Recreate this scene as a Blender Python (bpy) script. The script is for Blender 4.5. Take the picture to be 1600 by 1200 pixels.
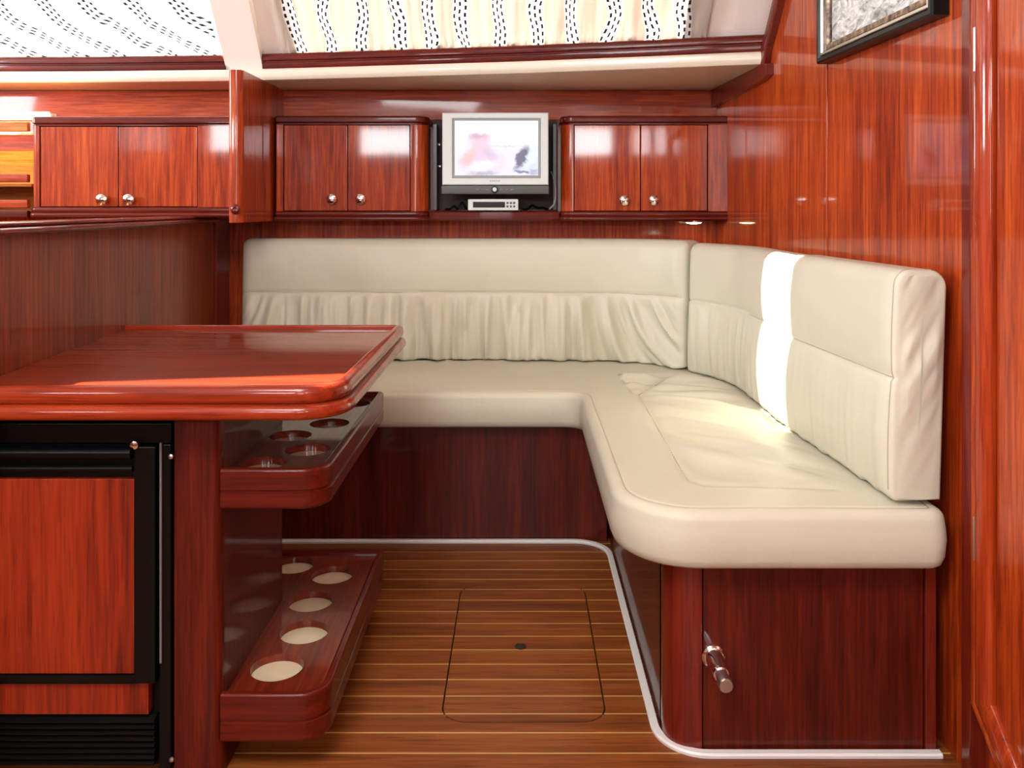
import bpy, bmesh, math, random
import numpy as np
from mathutils import Vector, noise
from mathutils.geometry import delaunay_2d_cdt
C = bpy.context.scene
for o in list(bpy.data.objects): bpy.data.objects.remove(o, do_unlink=True)
PI = math.pi
# ---------------------------------------------------------------- camera
cam = bpy.data.objects.new('camera', bpy.data.cameras.new('camera'))
C.collection.objects.link(cam); C.camera = cam
cam.location = (0, 0, 1.0); cam.rotation_euler = (PI/2, 0, 0)
cam.data.lens = 36*1340/1600; cam.data.sensor_width = 36
cam.data.shift_x = -12/1600; cam.data.shift_y = -275/1600
cam.data.clip_start = .02
# ---------------------------------------------------------------- light
C.view_settings.view_transform = 'Standard'; C.view_settings.look = 'None'
C.view_settings.gamma = 1; C.view_settings.exposure = 0.0
W = bpy.data.worlds.new('sky'); C.world = W; W.use_nodes = True
W.node_tree.nodes['Background'].inputs[0].default_value = (.86, .94, 1, 1)
W.node_tree.nodes['Background'].inputs[1].default_value = 1.6
SUN = Vector((.56, .06, -1)).normalized()
def light(name, typ, loc, energy, color=(1, 1, 1), size=None, direction=None):
    l = bpy.data.lights.new(name, typ); l.energy = energy; l.color = color
    if size and typ == 'AREA':
        l.shape = 'RECTANGLE'; l.size, l.size_y = size
    o = bpy.data.objects.new(name, l); o.location = loc
    if direction is not None: o.rotation_euler = Vector(direction).to_track_quat('-Z', 'Y').to_euler()
    C.collection.objects.link(o); return o
s = light('sun', 'SUN', (0, 0, 5), 50, (1, .95, .86), direction=SUN); s.data.angle = .02
# daylight through the companionway hatch in the roof behind the camera
light('hatch_daylight', 'AREA', (-.45, .25, 1.95), 40, (.98, .995, 1), (.8, .8), (.42, .5, -1))
# added soft light from the left, set at an unseen made-up window
light('left_side_light', 'AREA', (-2.83, 1.75, 1.55), 52, (.93, .97, 1), (1.1, .44), (1, -.09, -.17))
# added unseen fill light below the headliner over the cabin sole
light('ceiling_fill_light', 'AREA', (-.12, 1.72, 1.842), 4, (1, .985, .95), (.9, .34), (.05, .25, -1))
light('rear_fill_light', 'AREA', (-.17, -1.74, 1.34), 16, (1, .97, .94), (.78, .8), (0, 1, .08))  # added unseen fill light behind the camera, brightens pillar and ledge
# daylight at the three windows of the opposite cabin side
for x0, x1 in ((.46, .84), (-1.45, -.95), (-2.62, -2.2)):
    light('window_daylight', 'AREA', ((x0+x1)/2, -1.85, 1.61), 12*(x1-x0)/.4, (.95, .98, 1), (x1-x0, .24), (0, 1, 0))
# daylight outside the curtained windows
light('curtain_daylight', 'AREA', (-.05, 3.12, 2.12), 9, (.95, .98, 1), (.7, .5), (0, -1, -1))
light('curtain_daylight', 'AREA', (-1.65, 3.3, 2.12), 14, (.95, .99, 1), (1.3, .7), (0, -1, -1))

# ---------------------------------------------------------------- helpers
F = 1340.0
def px(x, Y): return (x-812)*Y/F
def pz(y, Y): return 1-(y-325)*Y/F
def wallX(Y): return .8609-.045*Y          # inner face of the right bulkhead
def partX(Y): return -.8202-.0817*Y        # face of the half-height partition

class NT:
    def __init__(s, name):
        s.m = bpy.data.materials.new(name); s.m.use_nodes = True
        s.t = s.m.node_tree; s.b = s.t.nodes['Principled BSDF']; s.out = s.t.nodes['Material Output']
    def n(s, typ, **kw):
        nd = s.t.nodes.new(typ)
        for k, v in kw.items():
            if k.startswith('i_'):
                key = k[2:]; key = int(key) if key.isdigit() else key.replace('_', ' ')
                if hasattr(v, 'is_output'): s.t.links.new(v, nd.inputs[key])
                else: nd.inputs[key].default_value = v
            else: setattr(nd, k, v)
        return nd
    def math(s, op, a, b=None, c=None):
        nd = s.t.nodes.new('ShaderNodeMath'); nd.operation = op
        for i, v in enumerate((a, b, c)):
            if v is None: continue
            if hasattr(v, 'is_output'): s.t.links.new(v, nd.inputs[i])
            else: nd.inputs[i].default_value = v
        return nd.outputs[0]
    def ramp(s, fac, stops):
        nd = s.t.nodes.new('ShaderNodeValToRGB'); s.t.links.new(fac, nd.inputs[0])
        e = nd.color_ramp.elements
        while len(e) < len(stops): e.new(.5)
        for el, (p, c) in zip(e, stops): el.position = p; el.color = (*c, 1)
        return nd.outputs[0]
    def mix(s, fac, a, b, typ='MIX'):
        nd = s.t.nodes.new('ShaderNodeMix'); nd.data_type = 'RGBA'; nd.blend_type = typ
        for i, v in ((0, fac), (6, a), (7, b)):
            if hasattr(v, 'is_output'): s.t.links.new(v, nd.inputs[i])
            else: nd.inputs[i].default_value = v if i == 0 else (*v[:3], 1)
        return nd.outputs[2]
    def link(s, a, b): s.t.links.new(a, b)

def simple(name, col, rough=.5, metal=0, coat=0, emit=None, estr=0, spec=.5):
    t = NT(name); b = t.b
    b.inputs['Base Color'].default_value = (*col, 1); b.inputs['Roughness'].default_value = rough
    b.inputs['Metallic'].default_value = metal; b.inputs['Coat Weight'].default_value = coat
    b.inputs['Coat Roughness'].default_value = .05; b.inputs['Specular IOR Level'].default_value = spec
    if emit: b.inputs['Emission Color'].default_value = (*emit, 1); b.inputs['Emission Strength'].default_value = estr
    return t.m

def wood(name, axis='z', dark=(.13, .010, .0018), mid=(.36, .039, .004), lite=(.60, .108, .012), coat=.9, crough=.06, k=1.0):
    t = NT(name); b = t.b
    tc = t.n('ShaderNodeTexCoord'); oi = t.n('ShaderNodeObjectInfo')
    sc = {'z': (1, 1, .045), 'x': (.045, 1, 1), 'y': (1, .045, 1)}[axis]
    mp = t.n('ShaderNodeMapping', i_Vector=tc.outputs['Object'], i_Scale=sc)
    off = t.n('ShaderNodeVectorMath', operation='ADD', i_0=mp.outputs[0], i_1=oi.outputs['Random'])
    n0 = t.n('ShaderNodeTexNoise', i_Vector=off.outputs[0], i_Scale=14*k, i_Detail=3.0, i_Roughness=.6)
    n1 = t.n('ShaderNodeTexNoise', i_Vector=off.outputs[0], i_Scale=90*k, i_Detail=5.0, i_Roughness=.65, i_Distortion=.4)
    n2 = t.n('ShaderNodeTexNoise', i_Vector=off.outputs[0], i_Scale=330*k, i_Detail=2.0)
    f = t.math('ADD', t.math('MULTIPLY', n0.outputs[0], .35), t.math('MULTIPLY', n1.outputs[0], .65))
    col = t.ramp(f, [(.34, dark), (.5, mid), (.68, lite)])
    pores = t.ramp(n2.outputs[0], [(.33, (.5, .4, .4)), (.45, (1, 1, 1))])
    col = t.mix(.6, col, pores, 'MULTIPLY')
    t.link(col, b.inputs['Base Color'])
    b.inputs['Roughness'].default_value = .45; b.inputs['Specular IOR Level'].default_value = .2; b.inputs['Coat IOR'].default_value = 1.38
    b.inputs['Coat Weight'].default_value = coat; b.inputs['Coat Roughness'].default_value = crough
    nb = t.n('ShaderNodeTexNoise', i_Vector=tc.outputs['Object'], i_Scale=5.0, i_Detail=1.0)
    bp = t.n('ShaderNodeBump', i_Height=nb.outputs[0], i_Strength=.012, i_Distance=.02)
    t.link(bp.outputs[0], b.inputs['Coat Normal'])
    return t.m

def leather(name, col=(.625, .60, .475)):
    t = NT(name); b = t.b
    tc = t.n('ShaderNodeTexCoord')
    n0 = t.n('ShaderNodeTexNoise', i_Vector=tc.outputs['Object'], i_Scale=6.0, i_Detail=3.0)
    c = t.ramp(n0.outputs[0], [(.3, tuple(v*.95 for v in col)), (.7, col)])
    t.link(c, b.inputs['Base Color']); b.inputs['Roughness'].default_value = .46
    n1 = t.n('ShaderNodeTexVoronoi', i_Vector=tc.outputs['Object'], i_Scale=420.0)
    n2 = t.n('ShaderNodeTexNoise', i_Vector=tc.outputs['Object'], i_Scale=16.0, i_Detail=3.0)
    h = t.math('ADD', t.math('MULTIPLY', n1.outputs[0], .02), n2.outputs[0])
    bp = t.n('ShaderNodeBump', i_Height=h, i_Strength=.16, i_Distance=.012)
    t.link(bp.outputs[0], b.inputs['Normal'])
    return t.m

M = {}
M['wood'] = wood('mahogany_upright_grain')
M['wood_x'] = wood('mahogany_long_grain', 'x')
M['wood_y'] = wood('mahogany_depth_grain', 'y', (.06, .004, .002), (.15, .014, .004), (.24, .03, .007))
M['solid_x'] = wood('solid_mahogany_long', 'x', (.06, .004, .0015), (.105, .0065, .0015), (.17, .014, .003), coat=.6, k=.7)
M['solid'] = wood('solid_mahogany_upright', 'z', (.075, .005, .0025), (.14, .010, .004), (.2, .019, .006), k=.7)
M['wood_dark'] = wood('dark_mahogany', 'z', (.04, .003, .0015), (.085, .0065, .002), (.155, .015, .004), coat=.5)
M['wood_part'] = wood('partition_mahogany', 'z', (.075, .008, .0025), (.20, .027, .006), (.33, .058, .012), coat=.35)
M['edge'] = wood('table_edge_mahogany', 'x', (.14, .010, .003), (.27, .024, .004), (.38, .045, .007), k=.7)
M['post'] = wood('orange_mahogany_post', 'z', (.18, .013, .002), (.35, .035, .004), (.5, .07, .008), k=.7)
M['table'] = wood('table_mahogany', 'x', (.10, .009, .003), (.20, .020, .004), (.30, .042, .008), coat=.9, k=.8)
M['fridge_wood'] = wood('fridge_veneer', 'z', (.10, .009, .003), (.255, .022, .005), (.36, .040, .008), coat=.25, crough=.2, k=.75)
M['lamplit'] = wood('lamplit_shelf_wood', 'x', (.28, .07, .015), (.5, .16, .03), (.62, .24, .05), coat=.4, crough=.12)  # mahogany with the strip light's orange glow put into its colour
M['plank'] = wood('teak_plank', 'x', (.13, .033, .008), (.235, .062, .012), (.33, .105, .022), coat=.3, crough=.2, k=.8)
M['strip'] = simple('holly_strip', (.58, .33, .10), .3, coat=.5)
M['joint'] = simple('dark_joint', (.03, .012, .006), .6)
M['leather'] = leather('cream_leather')
M['seam'] = simple('seam_thread', (.42, .35, .26), .6)
M['cream'] = simple('cream_laminate', (.80, .73, .60), .3, coat=.35)
M['cream_soft'] = simple('cream_headliner', (.86, .81, .75), .6)
M['white'] = simple('white_edging', (.8, .8, .78), .35)
M['black'] = simple('black_plastic', (.002, .0024, .0022), .3, spec=.22)
M['black_soft'] = simple('black_rubber', (.002, .002, .002), .5, spec=.2)
M['grey_line'] = simple('grey_highlight_button', (.13, .12, .12), .35)  # frame highlight strip and television menu buttons
M['chrome'] = simple('polished_chrome', (.75, .74, .72), .12, 1)
M['steel'] = simple('brushed_steel', (.6, .58, .55), .3, 1)
M['tv_silver'] = simple('silver_plastic', (.70, .78, .77), .38, spec=.4)
M['tv_edge'] = simple('grey_screen_border', (.3, .31, .33), .4)
M['dark_grey'] = simple('charcoal_plastic', (.045, .046, .042), .35)
M['disc'] = simple('cream_cup_base', (.74, .62, .42), .22, coat=.6)
M['felt'] = simple('dark_recess', (.02, .006, .004), .6)
M['cable'] = simple('grey_cable', (.3, .3, .29), .5)

def tag(o, label=None, cat=None, group=None, kind=None):
    if label: o['label'] = label
    if cat: o['category'] = cat
    if group: o['group'] = group
    if kind: o['kind'] = kind
    return o
ORG = {}
def thing(name, loc, label, cat, group=None):
    o = bpy.data.objects.new(name, None); C.collection.objects.link(o); o.location = loc
    o.empty_display_size = .05
    tag(o, label, cat, group); ORG[o] = Vector(loc); return o
def struct(name, loc=(0, 0, 0)):
    o = bpy.data.objects.new(name, None); C.collection.objects.link(o); o.location = loc
    o['kind'] = 'structure'; ORG[o] = Vector(loc); return o
def mesh(name, V, Fc, mat, parent=None, smooth=True, angle=40, origin=None, label=None):
    """vertices are in world metres; the object's origin is its parent's base (or ORIGIN)"""
    par = ORG.get(parent, Vector()) if parent else Vector()
    org = Vector(origin) if origin is not None else par
    me = bpy.data.meshes.new(name)
    me.from_pydata([tuple(Vector(v)-org) for v in V], [], Fc); me.validate()
    bm = bmesh.new(); bm.from_mesh(me); bmesh.ops.recalc_face_normals(bm, faces=bm.faces)
    if smooth:
        for f in bm.faces: f.smooth = True
        for e in bm.edges:
            if len(e.link_faces) == 2 and e.calc_face_angle(0) > math.radians(angle): e.smooth = False
    bm.to_mesh(me); bm.free()
    me.materials.append(M[mat] if isinstance(mat, str) else mat)
    o = bpy.data.objects.new(name, me); C.collection.objects.link(o)
    if parent: o.parent = parent
    o.location = org-par if parent else org
    ORG[o] = org
    if smooth and len(me.polygons) < 3000:
        w = o.modifiers.new('even_normals', 'WEIGHTED_NORMAL'); w.keep_sharp = True; w.weight = 90
    if label: o['label'] = label
    return o
class MB:
    def __init__(s): s.V = []; s.F = []
    def add(s, V, Fc):
        k = len(s.V); s.V += [tuple(v) for v in V]; s.F += [tuple(i+k for i in f) for f in Fc]; return s
    def box(s, x0, x1, y0, y1, z0, z1, b=.0015):
        bm = bmesh.new(); bmesh.ops.create_cube(bm, size=1)
        for v in bm.verts:
            v.co = Vector(((x0+x1)/2+v.co.x*(x1-x0), (y0+y1)/2+v.co.y*(y1-y0), (z0+z1)/2+v.co.z*(z1-z0)))
        if b: bmesh.ops.bevel(bm, geom=bm.edges[:], offset=b, segments=2, affect='EDGES', profile=.5)
        bm.verts.index_update()
        s.add([v.co[:] for v in bm.verts], [[v.index for v in f.verts] for f in bm.faces]); bm.free(); return s
    def rings(s, R, close=True, caps=(True, True)):
        """R: list of rings (closed loops) of equal length"""
        n = len(R[0]); V = [p for r in R for p in r]; Fc = []
        for i in range(len(R)-1):
            for j in range(n if close else n-1):
                a = i*n+j; b = i*n+(j+1) % n; Fc.append((a, b, b+n, a+n))
        if caps[0]: Fc.append(tuple(range(n))[::-1])
        if caps[1]: Fc.append(tuple((len(R)-1)*n+j for j in range(n)))
        return s.add(V, Fc)
    def tube(s, P, r, n=10, caps=True):
        P = [Vector(p) for p in P]; R = []; up = None
        for i, p in enumerate(P):
            t = (P[min(i+1, len(P)-1)]-P[max(i-1, 0)]).normalized()
            if up is None: up = Vector((0, 0, 1)) if abs(t.z) < .9 else Vector((1, 0, 0))
            a = t.cross(up).normalized(); b = t.cross(a).normalized(); up = -b if False else up
            rr = r[i] if isinstance(r, (list, tuple)) else r
            R.append([p+a*rr*math.cos(q*2*PI/n)+b*rr*math.sin(q*2*PI/n) for q in range(n)])
        return s.rings(R, True, (caps, caps))
    def lathe(s, c, axis, prof, n=28):
        """prof: (distance along axis, radius)"""
        c = Vector(c); ax = Vector(axis).normalized()
        u = ax.cross(Vector((0, 0, 1)) if abs(ax.z) < .9 else Vector((1, 0, 0))).normalized(); w = ax.cross(u)
        return s.rings([[c+ax*d+u*r*math.cos(q*2*PI/n)+w*r*math.sin(q*2*PI/n) for q in range(n)] for d, r in prof])
    def prism(s, poly, z0, z1, b=0):
        if b:
            ins = offset_poly(poly, b)
            R = [ins, poly, poly, ins]; Z = [z0, z0+b, z1-b, z1]
            return s.rings([[(x, y, z) for x, y in r] for r, z in zip(R, Z)])
        return s.rings([[(x, y, z) for x, y in poly] for z in (z0, z1)])
    def build(s, name, mat, parent=None, **kw): return mesh(name, s.V, s.F, mat, parent, **kw)
def box(name, x0, x1, y0, y1, z0, z1, mat, parent=None, b=.0015, **kw):
    return MB().box(x0, x1, y0, y1, z0, z1, b).build(name, mat, parent, **kw)
def offset_poly(P, d):
    """offset a polygon inwards (P counter-clockwise) by d"""
    n = len(P); out = []
    for i in range(n):
        a = Vector(P[i-1]); b = Vector(P[i]); c = Vector(P[(i+1) % n])
        t1 = (b-a).normalized(); t2 = (c-b).normalized()
        n1 = Vector((-t1.y, t1.x)); n2 = Vector((-t2.y, t2.x)); m = (n1+n2)
        m = m/max(m.length_squared, 1e-6)*2
        out.append(tuple(b+m*d))
    return out
def round_path(P, seg=10, closed=False):
    """P: (x, y, r). open: ends keep their points"""
    out = []; n = len(P)
    for i, (x, y, r) in enumerate(P):
        if r <= 0 or (not closed and i in (0, n-1)): out.append((x, y)); continue
        b = Vector((x, y)); a = Vector(P[i-1][:2]); c = Vector(P[(i+1) % n][:2])
        u = (a-b).normalized(); v = (c-b).normalized(); ang = u.angle(v)
        t = r/math.tan(ang/2); p0 = b+u*t; p1 = b+v*t
        ctr = b+(u+v).normalized()*(r/math.sin(ang/2))
        a0 = math.atan2(*(p0-ctr).yx); a1 = math.atan2(*(p1-ctr).yx); da = (a1-a0+PI) % (2*PI)-PI
        for k in range(seg+1):
            q = a0+da*k/seg; out.append((ctr.x+r*math.cos(q), ctr.y+r*math.sin(q)))
    return out
def normals(P, closed=False):
    """unit mitre normals pointing to the right of the path (outwards for a counter-clockwise loop)"""
    n = len(P); N = []
    for i in range(n):
        a = Vector(P[i-1]) if (closed or i) else None; b = Vector(P[i])
        c = Vector(P[(i+1) % n]) if (closed or i < n-1) else None
        t1 = (b-a).normalized() if a is not None else (c-b).normalized()
        t2 = (c-b).normalized() if c is not None else t1
        n1 = Vector((t1.y, -t1.x)); n2 = Vector((t2.y, -t2.x)); m = n1+n2
        N.append(m/m.length_squared*2)
    return N
def sweep(P, prof, closed=False):
    """prof: (out, z) closed loop; out to the right of the path"""
    N = normals(P, closed)
    R = [[(p[0]+nn.x*o, p[1]+nn.y*o, z) for o, z in prof] for p, nn in zip(P, N)]
    if closed: R.append(R[0])
    m = MB(); m.rings(R, True, (not closed, not closed)); return m
def arc_prof(cx, cz, rx, rz, a0, a1, n=8):
    return [(cx+rx*math.cos(math.radians(a0+(a1-a0)*k/n)), cz+rz*math.sin(math.radians(a0+(a1-a0)*k/n))) for k in range(n+1)]
def fill_holes(outer, holes, z):
    bm = bmesh.new()
    for loop in [outer]+holes:
        vs = [bm.verts.new((x, y, z)) for x, y in loop]
        for i in range(len(vs)): bm.edges.new((vs[i-1], vs[i]))
    bmesh.ops.triangle_fill(bm, use_beauty=True, use_dissolve=False, edges=bm.edges[:], normal=(0, 0, 1))
    bm.verts.index_update()
    r = ([v.co[:] for v in bm.verts], [[v.index for v in f.verts] for f in bm.faces]); bm.free(); return r
def circle(cx, cy, r, n=32): return [(cx+r*math.cos(2*PI*k/n), cy+r*math.sin(2*PI*k/n)) for k in range(n)]
def copy_tree(root, loc, label=None):
    r = root.copy(); C.collection.objects.link(r); r.location = loc; ORG[r] = Vector(loc)
    if label: r['label'] = label
    for ch in list(root.children):
        c = ch.copy(); C.collection.objects.link(c); c.parent = r
        for g in ch.children:
            d = g.copy(); C.collection.objects.link(d); d.parent = c
    return r

# ================================================================ setting
# ---- floor: teak planks with pale strips between, a lift-out hatch
floor = struct('floor')
box('subfloor', -2.8, .98, -1.8, 3.2, -.06, -.012, 'joint', floor, b=0)
PITCH = .0614; ST = .0046; YS = 1.571-PITCH*55
HX0, HX1, HY0, HY1, HR = -.154, .170, 1.668, 2.272, .05
def hx(Y, side, grow):
    x0, x1, y0, y1, r = HX0-grow, HX1+grow, HY0-grow, HY1+grow, HR+grow
    e = 0
    for yc, sgn in ((y0, 1), (y1, -1)):
        d = (Y-yc)*sgn
        if d < r: e = max(e, r-math.sqrt(max(r*r-(r-max(d, 0))**2, 0)))
    return x0+e if side < 0 else x1-e
hatch = thing('floor_hatch', (.008, 1.97, 0), 'lift-out floor hatch with rounded corners and a finger hole, set in the striped teak floor', 'hatch')
XL, XR, XM = -2.78, .80, .008
def slab(pts, z0, z1): return MB().rings([[(x, y, z) for x, y in pts] for z in (z0, z1)])
def row_pieces(y0, y1, name, mat, z1):
    g = .0016
    def cuts(a, b):
        c = sorted({a, b} | {y for y in [a+(b-a)*k/7 for k in range(8)]} | {y for y in (HY0-g, HY0+g, HY1-g, HY1+g) if a < y < b} |
                   {y for k in range(9) for y in (HY0-g+(HR)*(1-math.cos(k/8*PI/2)), HY1+g-HR*(1-math.cos(k/8*PI/2))) if a < y < b})
        return c
    if y1 < HY0-g or y0 > HY1+g:
        slab([(XL, y0), (XR, y0), (XR, y1), (XL, y1)], -.012, z1).build(name, mat, floor, smooth=False, origin=(0, y0, 0)); return
    ys = cuts(y0, y1)
    lb = []; rb = []
    for y in ys:
        if y < HY0-g-1e-6 or y > HY1+g+1e-6: lb.append((XM, y)); rb.append((XM, y))
        else:
            if y in (HY0-g,) : lb.append((XM, y)); rb.append((XM, y))
            lb.append((hx(y, -1, g), y)); rb.append((hx(y, 1, g), y))
            if y in (HY1+g,) : lb.append((XM, y)); rb.append((XM, y))
    if y0 < HY0-g or y1 > HY1+g:
        L_ = [p for p in lb if p[0] < XM]; R_ = [p for p in rb if p[0] > XM]
        if y0 < HY0-g: poly = [(XL, y0), (XR, y0), (XR, y1)]+R_[::-1]+L_+[(XL, y1)]
        else: poly = [(XR, y1), (XL, y1), (XL, y0)]+L_+R_[::-1]+[(XR, y0)]
        slab(poly, -.012, z1).build(name, mat, floor, smooth=False, origin=(0, y0, 0))
        a, b = max(y0, HY0+g), min(y1, HY1-g)
        if b-a > .001:
            ys = cuts(a, b)
            slab([(hx(y, -1, -g), y) for y in ys][::-1]+[(hx(y, 1, -g), y) for y in ys], -.012, z1).build(name, mat, hatch, smooth=False, origin=(0, y0, 0))
        return
    slab([(XL, y1), (XL, y0)]+lb, -.012, z1).build(name, mat, floor, smooth=False, origin=(0, y0, 0))
    slab([(XR, y0), (XR, y1)]+rb[::-1], -.012, z1).build(name, mat, floor, smooth=False, origin=(0, y0, 0))
    a, b = max(y0, HY0+g), min(y1, HY1-g)
    if b-a > .001:
        ys = cuts(a, b)
        slab([(hx(y, -1, -g), y) for y in ys][::-1]+[(hx(y, 1, -g), y) for y in ys], -.012, z1).build(name, mat, hatch, smooth=False, origin=(0, y0, 0))
nrow = 0
while True:
    a = YS+nrow*PITCH
    if a > 2.62: break
    row_pieces(a+ST, a+PITCH, 'plank', 'plank', 0)
    if a > 1.2: row_pieces(a, a+ST, 'inlay_strip', 'strip', -.0004)
    nrow += 1
box('inlay_strips', XL, XR, -1.8, 1.2, -.012, -.001, 'strip', floor, b=0)['kind'] = 'stuff'
MB().lathe((.002, 1.955, .0002), (0, 0, 1), [(0, .0135), (.0012, .0135), (.0016, .0115), (.0004, .0105), (.0003, .001)]).build('finger_hole', 'joint', hatch)

# ---- right bulkhead, slightly splayed
wr = struct('wall_right')
def slab_r(name, y0, y1, z0, z1, proud, mat, parent, b=.002, depth=.03, **kw):
    m = MB(); m.box(-depth, proud, y0, y1, z0, z1, b)
    m.V = [(wallX(v[1])-v[0], v[1], v[2]) for v in m.V]
    return m.build(name, mat, parent, **kw)
slab_r('panel', 2.198, 3.2, 0, 2.0, 0, 'wood', wr, b=0)
slab_r('panel', 1.503, 2.128, 0, 2.0, 0, 'wood', wr, b=.001, origin=(.7, 1.7, 0))
slab_r('batten', 2.130, 2.196, 0, 2.0, .003, 'wood', wr, b=.0025, origin=(.7, 2.16, .3))
slab_r('end_stile', 1.50, 1.528, 0.0, 2.0, .006, 'solid', wr, b=.003)
slab_r('panel', -1.8, .62, 0, 2.0, 0, 'wood', wr, b=0)
slab_r('backing', .6, 1.52, 0, 2.0, -.022, 'wood', wr, b=0, depth=.05)
# door with a raised rounded frame and a cut lower corner
door = struct('door_1')
def frame_r(pts, wd, th, name, mat, parent, lift=0.0):
    """bar following (Y, z) points on the right wall, rounded front"""
    R = []; n = len(pts)
    for i, (y, z) in enumerate(pts):
        a = Vector(pts[i-1]) if i else None; b = Vector((y, z)); c = Vector(pts[i+1]) if i < n-1 else None
        t1 = (b-a).normalized() if a is not None else (c-b).normalized(); t2 = (c-b).normalized() if c is not None else t1
        m = Vector((t1.y, -t1.x))+Vector((t2.y, -t2.x)); m = m/m.length_squared*2
        ring = []
        for k in range(9):
            q = PI*k/8; ring.append((-math.cos(q)*wd/2, th*(.35+.65*math.sin(q))))
        ring = [(-wd/2, -.02)]+ring+[(wd/2, -.02)]
        R.append([(wallX(y+m.x*o)-h-lift, y+m.x*o, z+m.y*o) for o, h in ring])
    return MB().rings(R).build(name, mat, parent)
frame_r([(1.452, 2.0), (1.452, .16), (1.30, .03), (.70, .03), (.66, .07), (.66, 2.0)], .042, .020, 'door_frame', 'post', door)
frame_r([(1.489, 2.0), (1.489, .14), (1.33, .004)], .020, .009, 'door_casing', 'wood', door)
def door_leaf(y0, y1, z0, z1, ch, proud, name, mat, par):
    P = [(y1-ch, z0), (y1, z0+ch*.85), (y1, z1), (y0, z1), (y0, z0)]
    return MB().rings([[(wallX(y)-x, y, z) for y, z in P] for x in (-.02, proud)]).build(name, mat, par, smooth=False, origin=(.7, 1.1, .2))
door_leaf(.70, 1.424, .052, 1.98, .13, .004, 'door_leaf', 'wood', door)
for z0, z1 in ((.395, .470), (1.235, 1.31)):
    h = struct('hinge', (wallX(1.47)-.008, 1.4745, z0)); h.parent = door; del h['kind']
    MB().tube([(wallX(1.47)-.011, 1.4745, z0), (wallX(1.47)-.011, 1.4745, z1)], .0042, 12).build('pin', 'steel', h, label='steel hinge pin')
# ---- far wall, partition, closing walls
wb = struct('wall_back')
box('panel', -2.8, 1.0, 3.15, 3.2, 0, 1.44, 'wood', wb, b=0)
wl = struct('wall_left')      # with an added unseen opening for the side light
box('panel', -2.85, -2.8, -1.8, 3.2, 0, 1.32, 'wood', wl, b=0); box('panel', -2.85, -2.8, -1.8, 3.2, 1.78, 1.95, 'cream_soft', wl, b=0)
box('panel', -2.85, -2.8, -1.8, 1.18, 1.32, 1.78, 'wood', wl, b=0); box('panel', -2.85, -2.8, 2.32, 3.2, 1.32, 1.78, 'wood', wl, b=0)
# wall behind the camera with three window openings
wf = struct('wall_front')
OP = [(-2.62, -2.2), (-1.45, -.95), (.46, .84)]
xs = [-2.85]+[v for o in OP for v in o]+[1.0]
for i in range(0, len(xs), 2): box('panel', xs[i], xs[i+1], -1.84, -1.8, 1.48, 1.74, 'wood', wf, b=0)
box('panel', -2.85, 1.0, -1.84, -1.8, 0, 1.48, 'wood', wf, b=0); box('panel', -2.85, 1.0, -1.84, -1.8, 1.74, 1.95, 'cream_soft', wf, b=0)
# ceiling slab with a hatch opening and added slots that shape sun patches
ceil = struct('ceiling')
ZC = 1.86
HOLES = [(-.88, -.02, -.18, .68)]
def sun_patch_slot(pts):
    q = [Vector(p)-SUN*((Vector(p).z-ZC)/SUN.z) for p in pts]
    return (min(v.x for v in q), max(v.x for v in q), min(v.y for v in q), max(v.y for v in q))
HOLES.append(sun_patch_slot([(.64, 2.05, .47), (.64, 2.25, .93)]))
HOLES.append(sun_patch_slot([(-1.05, 1.440, .7), (-.31, 1.585, .7)]))
gx = sorted({-2.85, 1.0} | {h[0] for h in HOLES} | {h[1] for h in HOLES})
gy = sorted({-1.84, 2.25} | {h[2] for h in HOLES} | {h[3] for h in HOLES})
cm = MB()
for i in range(len(gx)-1):
    for j in range(len(gy)-1):
        cx, cy = (gx[i]+gx[i+1])/2, (gy[j]+gy[j+1])/2
        if any(h[0] < cx < h[1] and h[2] < cy < h[3] for h in HOLES): continue
        cm.box(gx[i], gx[i+1], gy[j], gy[j+1], ZC, ZC+.012, 0)
cm.build('headliner', 'cream_soft', ceil, smooth=False)
box('fill_light_panel', -.58, .34, 1.54, 1.90, 1.8465, 1.8595, 'cream_soft', ceil)  # added unseen board above the ceiling fill light
box('hatch_sun_blocker', -1.0, .1, -.3, .8, 2.06, 2.075, 'cream_soft', ceil)  # added unseen board, keeps direct sun out of the hatch
hb = HOLES[2]      # added unseen blind leaves a long sunlit wedge open
MB().prism([(hb[0]-.01, hb[2]+.012), (hb[1]+.01, hb[3]-.004), (hb[1]+.01, hb[3]+.02), (hb[0]-.01, hb[3]+.02)], ZC+.0125, ZC+.016).build('sun_mask', 'cream_soft', ceil, smooth=False)

# headliner
# ---- overhead ledge of cream laminate along the hull, running out towards the right
EDGE = [(-2.8, 2.95), (-1.5, 2.935), (-.976, 2.90), (-.6, 2.84), (0, 2.735), (.45, 2.63), (.745, 2.555)]
def edgeY(x):
    for (a, ya), (b, yb) in zip(EDGE, EDGE[1:]):
        if x <= b: return ya+(yb-ya)*(x-a)/(b-a)
    return EDGE[-1][1]
XE = [-2.8+k*(.745+2.8)/60 for k in range(61)]
ledge = struct('trim_1')
R = []
for x in XE:
    y = edgeY(x); R.append([(x, y, 1.437), (x, y-.004, 1.445), (x, y-.003, 1.462), (x, y+.004, 1.468), (x, 3.2, 1.468), (x, 3.2, 1.430), (x, y+.02, 1.430), (x, y+.006, 1.431)])
MB().rings(R).build('ledge_board', 'cream', ledge)
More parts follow.
